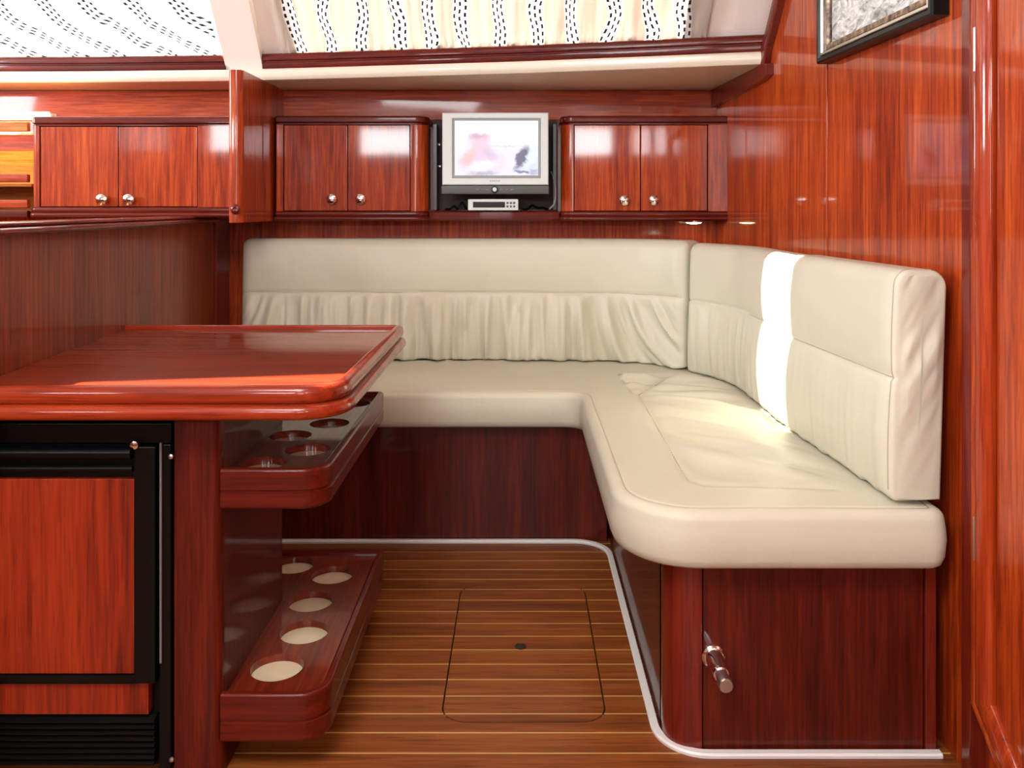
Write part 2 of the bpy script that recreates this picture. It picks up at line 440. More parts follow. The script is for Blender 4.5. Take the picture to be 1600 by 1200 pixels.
# ---- mahogany curtain rails
def rail(name, x0, x1, lab):
    t = struct(name); R = []
    for k in range(41):
        x = x0+(x1-x0)*k/40; y = edgeY(x)+.012
        R.append([(x, y+o, z) for o, z in ((.034, 1.4685), (0, 1.4685), (-.004, 1.475), (-.004, 1.488), (0, 1.491), (0, 1.494), (-.006, 1.497), (-.008, 1.508), (-.004, 1.518), (.006, 1.522), (.034, 1.522))])
    MB().rings(R).build('rail', 'solid_x', t); return t
rail('trim_2', -2.7, -1.002, ''); rail('trim_3', -.868, .735, '')
# ---- sloping cabin side above the rails with two window openings
def slope(x, z, off=0):            # a point on the leaning cabin side, off outward
    y = edgeY(min(x, .745))+.05-(z-1.5)*.80
    return (x, y+off*.78, z+off*.62)
side = struct('wall_cabin_side')
side.name = 'wall_upper'
def slope_panel(name, x0, x1, z0, z1, mat, th=.03, off=0, n=12, parent=side):
    R = []
    for k in range(n+1):
        x = x0+(x1-x0)*k/n
        R.append([slope(x, z0, off), slope(x, z1, off), slope(x, z1, off+th), slope(x, z0, off+th)])
    return MB().rings(R).build(name, mat, parent, smooth=False)
slope_panel('panel', -2.8, -1.001, 1.468, 1.535, 'cream_soft'); slope_panel('panel', -.869, .80, 1.468, 1.535, 'cream_soft')
slope_panel('panel', -2.8, .80, 1.83, 2.05, 'cream_soft')
MB().rings([[(x, 2.25, ZC), (x, slope(x, ZC)[1]+.02, ZC), (x, slope(x, ZC)[1]+.02, ZC+.012), (x, 2.25, ZC+.012)] for x in [-2.8+3.6*k/20 for k in range(21)]]).build('headliner', 'cream_soft', ceil, smooth=False)
slope_panel('panel', -2.8, -2.6, 1.535, 1.83, 'cream_soft', n=2)
slope_panel('panel', -.875, -.79, 1.535, 1.83, 'cream_soft', n=2); slope_panel('panel', .50, .80, 1.535, 1.83, 'cream_soft', n=2)
slope_panel('pillar', -1.0, -.87, 1.462, 2.0, 'cream_soft', th=.075, off=-.040, n=2)
for nm, x0, x1 in (('window_1', -2.6, -1.0), ('window_2', -.79, .50)):
    w = struct(nm)
    t = NT('window_glass'); tr = t.n('ShaderNodeBsdfTransparent'); gl = t.n('ShaderNodeBsdfGlossy', i_Roughness=.02)
    mx = t.n('ShaderNodeMixShader', i_0=.06); t.link(tr.outputs[0], mx.inputs[1]); t.link(gl.outputs[0], mx.inputs[2]); t.link(mx.outputs[0], t.out.inputs[0])
    slope_panel('pane', x0, x1, 1.525, 1.84, t.m, th=.006, off=.035, parent=w)
# mahogany trim that climbs the right bulkhead at the end of the ledge
tr = struct('trim_4')
P = [(edgeY(.74)+.045, 1.40), (edgeY(.74)+.028, 1.46), (2.52, 1.53), (2.24, 1.86)]
R = []
for y, z in P: R.append([(wallX(y)-h, y+o, z) for o, h in ((-.045, -.01), (-.045, .016), (-.032, .024), (.0, .024), (.012, .012), (.012, -.01))])
MB().rings(R).build('corner_post', 'solid', tr)
R = [[(wallX(y)+.01, y, z) for y, z in ((3.149, 1.366), (3.149, 1.4295), (edgeY(.74)+.02, 1.4295), (edgeY(.74)-.035, 1.425), (edgeY(.74)-.035, 1.392), (edgeY(.74)+.02, 1.383))],
     [(wallX(y)-.022, y, z) for y, z in ((3.149, 1.366), (3.149, 1.4295), (edgeY(.74)+.02, 1.4295), (edgeY(.74)-.035, 1.425), (edgeY(.74)-.035, 1.392), (edgeY(.74)+.02, 1.383))]]
MB().rings(R).build('bracket', 'solid', tr)
# ---- half-height partition beside the table
pt = struct('wall_partition')
def part_slab(name, y0, y1, z0, z1, x0, x1, mat, n=1, b=0):
    m = MB().box(x0, x1, y0, y1, z0, z1, b); m.V = [(partX(v[1])+v[0], v[1], v[2]) for v in m.V]
    return m.build(name, mat, pt, smooth=bool(b))
part_slab('panel', 1.40, 2.98, 0, .955, -.03, 0, 'wood_part')
part_slab('corner_post', 2.985, 3.15, 0, .955, -.03, .012, 'solid', b=.003)
P = [(partX(1.38), 1.38), (partX(2.98), 2.98)]
capm = sweep([(partX(1.38), 1.38), (partX(2.6), 2.6), (partX(2.98), 2.98)], [(-.035, .955)]+[(.006, .950)]+arc_prof(.010, .9575, .012, .0075, -70, 90, 6)+arc_prof(.004, .9695, .010, .0055, -60, 90, 6)+[(-.035, .975)])
capm.build('rail', 'solid', pt)

# ================================================================ settee
LE = -.975
base = thing('settee_base', (.3, 2.1, 0), 'glossy dark mahogany plinth carrying the L-shaped cream settee', 'settee base')
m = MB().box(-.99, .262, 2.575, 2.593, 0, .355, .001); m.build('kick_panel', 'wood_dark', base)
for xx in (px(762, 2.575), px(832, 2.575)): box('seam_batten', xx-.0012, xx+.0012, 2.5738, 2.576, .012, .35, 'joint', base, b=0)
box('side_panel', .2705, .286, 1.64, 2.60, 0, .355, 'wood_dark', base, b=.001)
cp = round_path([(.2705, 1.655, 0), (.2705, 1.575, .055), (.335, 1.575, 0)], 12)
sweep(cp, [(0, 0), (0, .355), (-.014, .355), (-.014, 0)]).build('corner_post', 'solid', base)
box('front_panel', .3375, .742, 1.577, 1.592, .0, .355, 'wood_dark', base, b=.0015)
box('end_stile', .744, .764, 1.572, 1.59, .0, .355, 'solid', base, b=.002)
box('plywood_top', -.99, .262, 2.60, 3.14, .338, .355, 'wood_x', base, b=0)
box('plywood_top', .29, .733, 1.60, 2.60, .338, .355, 'wood_x', base, b=0)
# white floor edging
trim = struct('trim_5')
tp = round_path([(-.99, 2.566, 0), (.262, 2.566, .105), (.262, 1.566, .085), (.768, 1.566, 0)], 14)
sweep(tp, [(.010, .0005), (.011, .006), (.008, .009), (-.004, .009), (-.006, .0005)]).build('floor_edging', 'white', trim)
# L-shaped seat cushion
def interp(P, t):
    L = [0]
    for a, b in zip(P, P[1:]): L.append(L[-1]+(Vector(b)-Vector(a)).length)
    d = t*L[-1]
    for i in range(len(P)-1):
        if d <= L[i+1] or i == len(P)-2:
            return Vector(P[i]).lerp(Vector(P[i+1]), (d-L[i])/max(L[i+1]-L[i], 1e-9))
def seg_d(x, y, S):
    p = Vector((x, y)); best = 9
    for a, b in zip(S, S[1:]):
        a = Vector(a); b = Vector(b); t = max(0, min(1, (p-a).dot(b-a)/(b-a).length_squared)); best = min(best, (p-a-(b-a)*t).length)
    return best
ol = round_path([(LE, 2.50, .02), (.177, 2.50, .05), (.177, 1.515, .15), (.765, 1.515, .035), (.715, 3.11, .04), (LE, 3.11, .03)], 14, True)
# note: counter-clockwise when seen from above
def resample(P, step):
    out = []
    for a, b in zip(P, P[1:]+P[:1]):
        a, b = Vector(a), Vector(b); k = max(1, int((b-a).length/step))
        out += [tuple(a.lerp(b, i_/k)) for i_ in range(k)]
    return out
area = sum(a[0]*b[1]-b[0]*a[1] for a, b in zip(ol, ol[1:]+ol[:1]))
if area < 0: ol = ol[::-1]
ol = resample(ol, .009)
def dist(Pt, S):
    Pt = np.array(Pt); best = np.full(len(Pt), 9.0)
    for a, b in zip(S, S[1:]):
        a = np.array(a); b = np.array(b); ab = b-a; L2 = (ab*ab).sum()
        if L2 < 1e-12: continue
        t_ = np.clip(((Pt-a)@ab)/L2, 0, 1); best = np.minimum(best, np.hypot(*(Pt-a-t_[:, None]*ab).T))
    return best
def inside(Pt, S):
    x, y = np.array(Pt).T; c = np.zeros(len(x), bool)
    for a, b in zip(S, S[1:]+S[:1]):
        if a[1] == b[1]: continue
        k = ((a[1] > y) != (b[1] > y)) & (x < (b[0]-a[0])*(y-a[1])/(b[1]-a[1])+a[0]); c ^= k
    return c
ZT, ZB, RR = .462, .357, .021
SEAM = [(.47, 2.71), (.342, 2.465), (.331, 1.685), (.36, 1.655), (.60, 1.635)]
INS = [.0005, .002, .0045, .008, .012, .0165, .021, .0235, .0265, .0295, .033, .038]
ringp = [ol]+[offset_poly(ol, d) for d in INS]
g = [(x_*.009+(.0045 if k_ % 2 else 0), k_*.0082) for x_ in range(-110, 86) for k_ in range(183, 380)]
g = [p for p, k_ in zip(g, inside(g, ol)) if k_]
dd = dist(g, ol+ol[:1]); g = [p for p, d in zip(g, dd) if d > .043]
pts = [Vector(p) for r in ringp for p in r]+[Vector(p) for p in g]
n0 = len(ol); edges = [(r*n0+k_, r*n0+(k_+1) % n0) for r in range(len(ringp)) for k_ in range(n0)]
vv, _, ff, ov, _, _ = delaunay_2d_cdt(pts, edges, [list(range(n0))], 1, 1e-7)
xy = [(v.x, v.y) for v in vv]
D = dist(xy, ol+ol[:1]); DS = dist(xy, SEAM)
V = []
for (x, y), d, ds in zip(xy, D, DS):
    z = ZT
    if d < RR: z -= RR-math.sqrt(max(RR*RR-(RR-d)**2, 0))
    else: z += .005*min(1, (d-RR)/.12)
    z -= .0025*math.exp(-((d-.0262)/.0024)**2)
    z -= .0055*math.exp(-(ds/.006)**2)
    if x > .32 and 1.62 < y < 2.75:
        w = min(1, ds/.05)*max(0, min(1, (.64-x)/.12+.1))*max(0, min(1, (y-1.62)/.1))
        a = math.atan2(y-2.9, x+.55)
        z += w*(.026*noise.noise(Vector((a*15, x*2.2, 3.1)))+.009*noise.noise(Vector((a*44, x*4, 7.7))))
    if d > RR: z += .0015*noise.noise(Vector((x*7, y*7, .3)))
    if y > 2.62 and x < .3: z += .004*noise.noise(Vector((x*22, y*3, 5)))*min(1, (y-2.62)/.2)
    V.append((x, y, z))
Fc = [tuple(f) for f in ff]
# side and bottom
idx = {}
for i_, o_ in enumerate(ov):
    for q_ in o_: idx[q_] = i_
prev = [idx[k_] for k_ in range(n0)]; nn = normals(ol, True)
for dz, ins in ((ZT-RR-.015, -.0025), (ZB+.05, -.004), (ZB+.02, -.001), (ZB+.006, .005), (ZB, .014)):
    k0 = len(V)
    V += [(x-m_.x*ins, y-m_.y*ins, dz) for (x, y), m_ in zip(ol, nn)]
    cur = list(range(k0, k0+n0))
    for i_ in range(n0):
        j_ = (i_+1) % n0; Fc.append((prev[i_], prev[j_], cur[j_], cur[i_]))
    prev = cur
bt = delaunay_2d_cdt([Vector(V[q_][:2]) for q_ in prev], [(k_, (k_+1) % n0) for k_ in range(n0)], [list(range(n0))], 1, 1e-7)
mp_ = {i_: prev[o_[0]] for i_, o_ in enumerate(bt[3]) if o_}
Fc += [tuple(mp_[q_] for q_ in f) for f in bt[2] if all(q_ in mp_ for q_ in f)]
seat = thing('seat_cushion', (.3, 2.4, ZB), 'L-shaped cream leather seat cushion with stitched inset and puckers, under the backrests', 'cushion')
mesh('cover', V, Fc, 'leather', seat, angle=60)
es = offset_poly(ol, .0262); MB().tube([(x, y, ZT-.0022+.0015*noise.noise(Vector((x*7, y*7, .3)))) for x, y in es+es[:1]], .0014, 6).build('edge_seam', 'seam', seat)
sp_ = []
for a_, b_ in zip(SEAM, SEAM[1:]):
    k_ = int((Vector(b_)-Vector(a_)).length/.012)
    sp_ += [tuple(Vector(a_).lerp(Vector(b_), q_/k_)) for q_ in range(k_)]
sp_.append(SEAM[-1])
MB().tube([(x, y, ZT-.0005+.0015*noise.noise(Vector((x*7, y*7, .3)))) for x, y in sp_], .0016, 6).build('inset_seam', 'seam', seat)

# backrests: rounded section swept along a path, face gathered below a seam
def backrest(name, path, th, z0, z1, label, seam_z, amp, seed, lean=.04, r=.03, slant=0.0, re=None, free_end=False, pleat=1.0, shift=None, zcut=None, fan=None):
    L = [0]
    for a, b in zip(path, path[1:]): L.append(L[-1]+(Vector(b)-Vector(a)).length)
    T = L[-1]; n = max(12, int(T/.0065)); ends = [0, .001, .003, .007, .013, .02, .028]
    S = sorted(set([e for e in ends if e < T/3]+[T-e for e in ends if e < T/3]+[.034+(T-.068)*k/n for k in range(n+1)]))
    pts = [tuple(interp(path, s_/T)) for s_ in S]; NN = normals([tuple(interp(path, (k/40))) for k in range(41)])
    def nrm(s_):
        q = s_/T*40; i = min(39, int(q)); v = NN[i].lerp(NN[i+1], q-i); return v.normalized()
    R = []
    for s_, p in zip(S, pts):
        e = min(s_, T-s_); q_ = re or r; ins = (q_-math.sqrt(max(q_*q_-(q_-min(e, q_))**2, 0)))*.9
        m_ = nrm(s_); ring = []
        zs = []
        a0, a1 = z0+ins*.5, z1-ins
        rr = max(r-ins*.5, .008)
        # front face from bottom to top, then rounding, top, back, bottom
        loop = []
        for k in range(5): q = -PI/2+PI/2*k/4*1.0; loop.append((-(.012)+.012*math.cos(q), a0+.012+.012*math.sin(q)))
        nz = 56
        for k in range(1, nz): loop.append((0, a0+.012+(a1-rr-a0-.012)*k/nz))
        for k in range(9): q = PI/2*k/8; loop.append((-rr+rr*math.cos(q), a1-rr+rr*math.sin(q)))
        for k in range(1, 9): q = PI/2+PI/2*k/8; loop.append((-th+rr+rr*math.cos(q), a1-rr+rr*math.sin(q)))
        for k in range(1, 41): loop.append((-th, a1-rr+(a0-a1+rr)*k/40))
        for o, z in loop:
            zz = z; f = max(0, min(1, 1+o/.03))       # front weight
            o2 = o-ins*f
            if f > 0:
                w = max(0, min(1, e/.04))
                if z < seam_z:
                    t = (seam_z-z)/(seam_z-z0); env = min(1, t*5)*(.75+.5*t)
                    sl = slant*(seam_z-z)
                    if fan: sl += fan(s_)*(seam_z-z)
                    g = noise.noise(Vector(((s_+sl)*30*pleat, z*3.0, seed)))+.55*noise.noise(Vector(((s_+sl)*62*pleat, z*5, seed+4)))
                    g = abs(g)**.8*(1 if g > 0 else -1)
                    o2 += f*w*env*amp*g
                    o2 += f*.012*math.sin(min(1, t)*PI)**.7*w - f*.006*t*t*w
                    zz += .004*noise.noise(Vector((s_*45, 0, seed+9)))*max(0, (t-.9)*10)*w
                else:
                    o2 += f*w*.004*noise.noise(Vector((s_*7+z*3, z*5, seed+2)))
                    o2 += f*w*.008*math.sin(max(0, min(1, (z-seam_z)/(z1-seam_z)))*PI)
                o2 -= f*.0045*math.exp(-((z-seam_z)/.0045)**2)
                o2 -= f*.003*math.exp(-((e-(.016 if not re else re+.002))/.003)**2)
            o2 += -lean*(z-z0)
            x_, y_ = p[0]+m_.x*o2, p[1]+m_.y*o2
            if shift: dx, dy = shift(s_, zz); x_ += dx; y_ += dy
            ring.append((x_, y_, zz))
        R.append(ring)
    c = interp(path, .5)
    t = thing(name, (c.x, c.y, z0), label, 'cushion')
    caps = (True, True)
    if free_end:      # creased flat end face
        tx_ = (Vector(path[-1])-Vector(path[-2])).normalized(); last = R[-1]; m_ = nrm(T)
        base_ = Vector(pts[-1]); zc_ = (z0+z1)/2
        for q_ in range(1, 13):
            k_ = 1-q_/12.5; ring = []
            for x_, y_, z_ in last:
                v = Vector((x_, y_))-base_; o_ = v.dot(m_); oc = -th/2-lean*(z_-z0)
                o3 = oc+(o_-oc)*k_; z3 = z_
                g_ = noise.noise(Vector((o3*9, (z3+o3*1.5)*19, seed+3)))+.35*noise.noise(Vector((o3*12, (z3+o3*1.5)*42, seed)))
                dpt = .005*(1-k_*k_)+.012*g_*min(1, (1-k_)*2.5)*min(1, max(.15, (z3-z0)/.25))
                ring.append((base_.x+m_.x*o3+tx_.x*dpt, base_.y+m_.y*o3+tx_.y*dpt, z3))
            R.append(ring)
    MB().rings(R, True, caps).build('cover', 'leather', t, angle=89 if free_end else 65)
    mid = len(R) if not free_end else len(R)-12
    sm = []
    for ring in R[4:mid-4]:
        j_ = min(range(5, 62), key=lambda q_: abs(ring[q_][2]-seam_z)); sm.append(Vector(ring[j_])-Vector((0, 0, 0)))
    for v in sm: v.z = seam_z
    MB().tube(sm, .0013, 6).build('stitched_seam', 'seam', t)
    if free_end:
        k_ = min(range(len(S)), key=lambda q_: abs(T-S[q_]-.013)); nn_ = nrm(T)
        MB().tube([Vector(p)+Vector((nn_.x, nn_.y, 0))*.0004 for p in R[k_][5:70]], .0013, 6).build('piping', 'seam', t)
    return t
ZS = .470
def smooth_path(P, n=12):
    """Catmull-Rom through points"""
    out = []
    Q = [Vector(P[0])*2-Vector(P[1])]+[Vector(p) for p in P]+[Vector(P[-1])*2-Vector(P[-2])]
    for i in range(1, len(Q)-2):
        for k in range(n):
            t = k/n; a, b, c, d = Q[i-1:i+3]
            out.append(tuple(.5*((2*b)+(c-a)*t+(2*a-5*b+4*c-d)*t*t+(3*b-a-3*c+d)*t**3)))
    out.append(tuple(P[-1])); return out
pb = smooth_path([(LE, 2.985), (-.5, 2.985), (0, 2.98), (.30, 2.955), (.44, 2.895), (.529, 2.80)])
tl = thing  # alias
backrest('back_cushion', pb, .10, ZS, .893, 'long cream leather back cushion against the far wall, gathered below its seam', .705, .026, 1.3, r=.03,
         fan=lambda s_: -.9*max(0, (s_-1.15)/.45)**1.3+.5*max(0, .15-s_)/.15)
pc = smooth_path([(.5335, 2.79), (.600, 2.665), (.634, 2.53), (.636, 2.30), (.634, 2.08)])
backrest('corner_cushion', pc, .085, ZS, .886, 'curved cream leather back cushion in the corner, between the long one and the end one', .70, .004, 5.1, r=.03, lean=.035)
ps = [(.636, 2.072), (.640, 1.98), (.668, 1.545)]
backrest('end_cushion', ps, .092, ZS, .888, 'cream leather back cushion nearest the door, its creased end facing out', .693, .0022, 8.4, r=.028, lean=.03, pleat=.8, re=.011, free_end=True)
# chrome door stop
ds = thing('door_stop', (.356, 1.577, .176), 'small chrome cylinder door stop sticking out of the settee base', 'door stop')
MB().lathe((.356, 1.577, .176), (0, -1, 0), [(0, .0215), (.004, .0215), (.007, .018)]).build('flange', 'chrome', ds)
MB().lathe((.356, 1.570, .176), (0, -1, 0), [(0, .0165), (.052, .0155), (.056, .0135)]).build('barrel', 'chrome', ds)
MB().lathe((.356, 1.514, .176), (0, -1, 0), [(0, .0115), (.022, .0115), (.024, .0135), (.034, .0135), (.037, .011)]).build('plunger', 'steel', ds)

# ================================================================ table
tb = thing('saloon_table', (-.6, 1.8, .648), 'large glossy mahogany table with a raised rounded edge, above the small fridge', 'table')
tpath = round_path([(partX(1.415)+.002, 1.425, 0), (-.3, 1.425, .075), (-.3, 2.175, .018), (partX(2.175)+.002, 2.175, 0)], 12)
prof = [(-.0135, .648), (-.002, .648)]+arc_prof(.003, .6605, .011, .0125, -90, 78, 9)+[(-.001, .6738)]+arc_prof(-.003, .6885, .0105, .0155, -70, 90, 12)+[(-.008, .7042)]+arc_prof(-.009, .7005, .0045, .0036, 90, 175, 4)+[(-.0135, .692)]
sweep(tpath, prof).build('edge_moulding', 'edge', tb)
nn = normals(tpath); tin = [(p[0]-m_.x*.013, p[1]-m_.y*.013) for p, m_ in zip(tpath, nn)]
tin[0] = (partX(1.438)+.002, tin[0][1]); tin[-1] = (partX(2.162)+.002, tin[-1][1])
MB().prism(tin, .655, .6945).build('tabletop', 'table', tb, smooth=False)
# pedestal
pd = thing('table_pedestal', (-.6, 1.7, 0), 'glossy mahogany pedestal under the table, right of the fridge', 'pedestal')
pp = round_path([(-.604, 1.50, 0), (-.523, 1.50, .022), (-.523, 1.895, .008), (-.604, 1.895, 0)], 8)
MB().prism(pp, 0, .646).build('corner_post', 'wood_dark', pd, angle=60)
box('back_panel', -.94, -.606, 1.875, 1.893, 0, .646, 'wood', pd, b=0)
box('top_board', -.94, -.606, 1.51, 1.873, .628, .646, 'black_soft', pd, b=0)
# bottle trays
def tray(z_top, z_bot, holes, hr, label, zd):
    t = thing('bottle_tray', (-.43, 1.82, z_bot), label, 'tray')
    path = round_path([(-.5235, 1.50, 0), (-.338, 1.50, .052), (-.338, 2.142, .016), (-.66, 2.142, 0)], 12)
    zm = z_top-(z_top-z_bot)*.56
    pr = [(-.016, z_bot), (-.006, z_bot)]+arc_prof(-.006, z_bot+.007, .006, .007, -80, 0, 4)+[(.0005, zm-.003), (-.003, zm-.0012), (-.003, zm+.0012), (0, zm+.003)]+[(0, z_top-.006)]+arc_prof(-.005, z_top-.005, .005, .005, 0, 90, 4)+[(-.011, z_top), (-.0155, z_top-.004), (-.016, zd-.004)]
    sweep(path, pr).build('rim', 'solid_x', t)
    nn = normals(path); pin = [(p[0]-m_.x*.0158, p[1]-m_.y*.0158) for p, m_ in zip(path, nn)]
    pin[0] = (-.5225, pin[0][1])
    poly = pin+[(-.66, 1.897), (-.5225, 1.897)]
    hs = [circle(x, y, hr) for x, y in holes]
    m = MB(); Vt, Ft = fill_holes(poly, hs, zd); m.add(Vt, Ft)
    for h in hs: m.rings([[(x, y, z) for x, y in h] for z in (zd, zd-.014)], True, (False, False))
    m.build('shelf', 'wood_y', t, angle=30)
    box('underside', -.515, -.356, 1.52, 2.12, z_bot, zd-.0275, 'wood_y', t, b=0)
    box('underside', -.65, -.5155, 1.905, 2.12, z_bot, zd-.0275, 'wood_y', t, b=0)
    for x, y in holes: MB().lathe((x, y, zd-.019), (0, 0, 1), [(0, hr-.0006), (.005, hr-.0006)], 32).build('cup_base', 'disc', t, origin=(x, y, zd))
    return t
tray(.149, .064, [(-.4555, 1.610), (-.438, 1.744), (-.458, 1.879), (-.4400, 2.015), (-.545, 2.070)], .049, 'lower mahogany bottle tray with big round holes, just above the floor', .138)
tray(.543, .472, [(-.472, 1.575), (-.412, 1.665), (-.472, 1.768), (-.414, 1.868), (-.472, 1.962), (-.402, 2.058)], .0425, 'upper mahogany bottle tray with round holes, right below the table top', .531)

# ================================================================ fridge
fr = thing('fridge', (-.77, 1.6, .0), 'built-in fridge with black frame and red wood front panel, under the table', 'fridge')
XF = -.938
box('carcass', XF, -.6065, 1.512, 1.87, .02, .626, 'black_soft', fr, b=0)
def fz(y): return pz(y, 1.495)
def fx(x): return px(x, 1.495)
box('top_frame', XF, -.6065, 1.492, 1.511, fz(692), fz(661), 'black', fr)
MB().box(fx(250), -.6065, 1.490, 1.511, .02, fz(693), .003).build('side_frame', 'black', fr)
# door frame, handle bars
box('door_frame', fx(214), fx(248), 1.480, 1.511, fz(1062), fz(694), 'black', fr, b=.004)
MB().tube([(XF, 1.482, fz(704)), (fx(212), 1.482, fz(704))], .0115, 18).build('handle', 'black', fr)
MB().tube([(XF, 1.484, fz(729)), (fx(212), 1.484, fz(729))], .0052, 14).build('lower_bar', 'black', fr)
box('handle_backing', XF, fx(213), 1.496, 1.511, fz(745), fz(694), 'black', fr, b=0)
box('door_panel', XF, fx(213), 1.489, 1.511, fz(1050), fz(747), 'fridge_wood', fr)
box('bottom_rail', XF, fx(216), 1.484, 1.511, fz(1064), fz(1051), 'black', fr)
box('lower_panel', XF, fx(233), 1.492, 1.511, fz(1115), fz(1066), 'fridge_wood', fr)
box('highlight_strip', fx(252), fx(255.5), 1.4865, 1.4905, fz(1033), fz(690), 'grey_line', fr, b=.0008)  # thin grey strip paints the highlight along the black frame
z = fz(1121)
while z > .03:
    m = MB(); x0, x1 = XF, fx(243)
    m.rings([[(x, 1.489, z-.006), (x, 1.497, z-.0075), (x, 1.511, z+.001), (x, 1.500, z+.0035), (x, 1.489, z-.0035)] for x in (x0, x1)])
    m.build('louver_slat', 'dark_grey' if False else 'black', fr, smooth=False, origin=(-.75, 1.5, z)); z -= .0105
for x, y in ((269, 712), (270, 1184)): MB().lathe((fx(x), 1.4905, fz(y)), (0, -1, 0), [(0, .0045), (.002, .004), (.003, .001)], 14).build('screw', 'steel', fr)
MB().lathe((fx(216), 1.480, fz(692)), (0, -1, 0), [(0, .0075), (.002, .007), (.0035, .002)], 14).build('corner_screw', 'chrome', fr)

# ================================================================ overhead cabinets
def knob(par, x, y, z):
    MB().lathe((x, y, z), (0, -1, 0), [(0, .0075), (.004, .0065), (.008, .0075), (.012, .0155), (.016, .0185), (.020, .0175), (.023, .0120), (.0245, .003)], 24).build('knob', 'chrome', par, origin=(x, y, z))
def cabinet(Y, x0, x1, doors, knobs, label, yt=181, yb=345, fill=None, depth=None, rl=0, rr=0):
    """pixel-measured front at depth Y"""
    Yb = 3.149 if depth is None else depth
    t = thing('overhead_cabinet', (px((x0+x1)/2, Y), Y+.08, pz(yb, Y)), label, 'cabinet')
    X = lambda v: px(v, Y); Z = lambda v: pz(v, Y)
    path = round_path([(X(x0), Yb, 0), (X(x0), Y, rl), (X(x1), Y, rr), (X(x1), Yb, 0)], 8)
    zt, zb = Z(yt), Z(yb)
    # crown, base, end stiles
    sweep(path, [(-.02, zt-.030), (.0, zt-.030)]+[(0, zt-.026), (-.002, zt-.024), (.0035, zt-.020)]+arc_prof(-.003, zt-.008, .0065, .008, 0, 90, 4)+[(-.02, zt)]).build('crown_rail', 'solid_x', t)
    sweep(path, [(-.02, zb)]+[(.001, zb)]+arc_prof(.003, zb+.008, .007, .008, -90, 60, 6)+arc_prof(-.001, zb+.024, .006, .009, -60, 90, 6)+[(-.02, zb+.033), (-.02, zb+.012)]).build('base_rail', 'solid_x', t)
    ins = [(p[0]-m_.x*.0205, p[1]-m_.y*.0205) for p, m_ in zip(path, normals(path))]
    MB().prism(ins, zb+.003, zb+.016).build('bottom_board', 'wood_x', t, smooth=False)
    MB().prism(ins, zt-.014, zt-.002).build('top_board', 'wood_x', t, smooth=False)
    dz0, dz1 = zb+.0335, zt-.0305
    box('back_board', X(doors[0])+.001, X(doors[-1])-.001, Y+.022, Y+.026, dz0, dz1, 'felt', t, b=0)
    for i, (a, b) in enumerate(zip(doors, doors[1:])):
        g = .0016
        m = box('door', X(a)+g, X(b)-g, Y+.003, Y+.020, dz0+g, dz1-g, 'wood', t, b=.002, origin=(X(a)+i*.37, Y, zb))
        kx, ky = knobs[i]; knob(m, X(kx), Y+.003, Z(ky))
    # stiles to the left and right of the doors
    for a, b, rad, sgn in ((x0, doors[0], rl, -1), (doors[-1], x1 if fill is None else fill, rr, 1)):
        if X(b)-X(a) < .004: continue
        if sgn < 0: p_ = round_path([(X(a), Yb-.002, 0), (X(a), Y, rad), (X(b)-.0015, Y, 0)], 8)
        else: p_ = round_path([(X(a)+.0015, Y, 0), (X(b), Y, rad), (X(b), Yb-.002, 0)], 8)
        sweep(p_, [(0, dz0), (0, dz1), (-.018, dz1), (-.018, dz0)]).build('side_panel', 'wood', t)
    if fill is not None:
        box('filler_panel', X(fill)+.001, X(x1)-.001, Y+.002, Y+.02, dz0, dz1, 'wood', t, b=.001)
    return t
ca = cabinet(3.0, 431, 668, (443, 543, 641), ((519, 311), (564, 311)), 'two-door mahogany wall cabinet left of the television', rr=.045, rl=.004)
cb = cabinet(3.0, 877, 1141, (897, 1001, 1106), ((975, 313), (1021, 313)), 'two-door mahogany wall cabinet right of the television, with an added lamp below', rl=.04, rr=.004, depth=3.0+.149)
cc = cabinet(2.72, 50, 360, (62, 184, 308), ((162, 312), (204, 312)), 'two-door mahogany wall cabinet at the far left, beside the lit shelves', yt=182, yb=340, rl=.012, rr=.004)
# divider between the left cabinet and the recess
dv = struct('wall_divider')
pv = round_path([(-.905, 3.148, 0), (-.905, 2.66, .012), (-.862, 2.66, .022), (-.862, 3.148, 0)], 8)
MB().prism(pv, pz(348, 2.66), 1.4295).build('panel', 'wood', dv, angle=50)
bx = thing('wooden_button', (px(368, 2.66), 2.655, pz(327, 2.66)), 'small turned wooden button at the foot of the divider post', 'button')
MB().lathe((px(369, 2.66), 2.6590, pz(327, 2.66)), (0, -1, 0), [(0, .014), (.006, .016), (.010, .012), (.011, .007), (.009, .004)], 20).build('disc', 'solid', bx)
# fascia behind / above cabinets and its light strip
fa = struct('trim_6')
box('fascia', -2.79, wallX(3.1)-.002, 3.132, 3.149, 1.322, 1.428, 'wood_x', fa, b=.001)
# television niche
X = lambda v: px(v, 3.0)
ns = thing('niche_shelf', (-.09, 3.0, pz(345, 3.0)), 'glossy mahogany shelf below the television, between the two wall cabinets', 'shelf')
npth = [(X(670), 3.02), (X(690), 3.006), (X(770), 3.000), (X(850), 3.006), (X(874), 3.02)]
zb = pz(345, 3.0)
m = MB(); npoly = [(X(670), 3.147)]+npth+[(X(874), 3.147)]
m.prism(npoly, zb, zb+.036, .006).build('board', 'solid_x', ns)
npn = thing('niche_back_panel', (-.09, 3.14, zb+.04), 'dark back panel of the niche behind the television', 'panel')
box('board', X(671), X(873), 3.135, 3.1475, zb+.037, 1.318, 'felt', npn, b=0)
for dx in (677, 868):
    box('side_lining', X(dx)-.007, X(dx)+.007, 3.06, 3.134, zb+.037, 1.30, 'dark_grey', npn, b=.002)
for x, y in ((685, 225), (683, 262), (686, 259)): MB().lathe((px(x, 3.1), 3.134, pz(y, 3.1)), (0, -1, 0), [(0, .004), (.002, .003)], 12).build('screw', 'steel', npn)
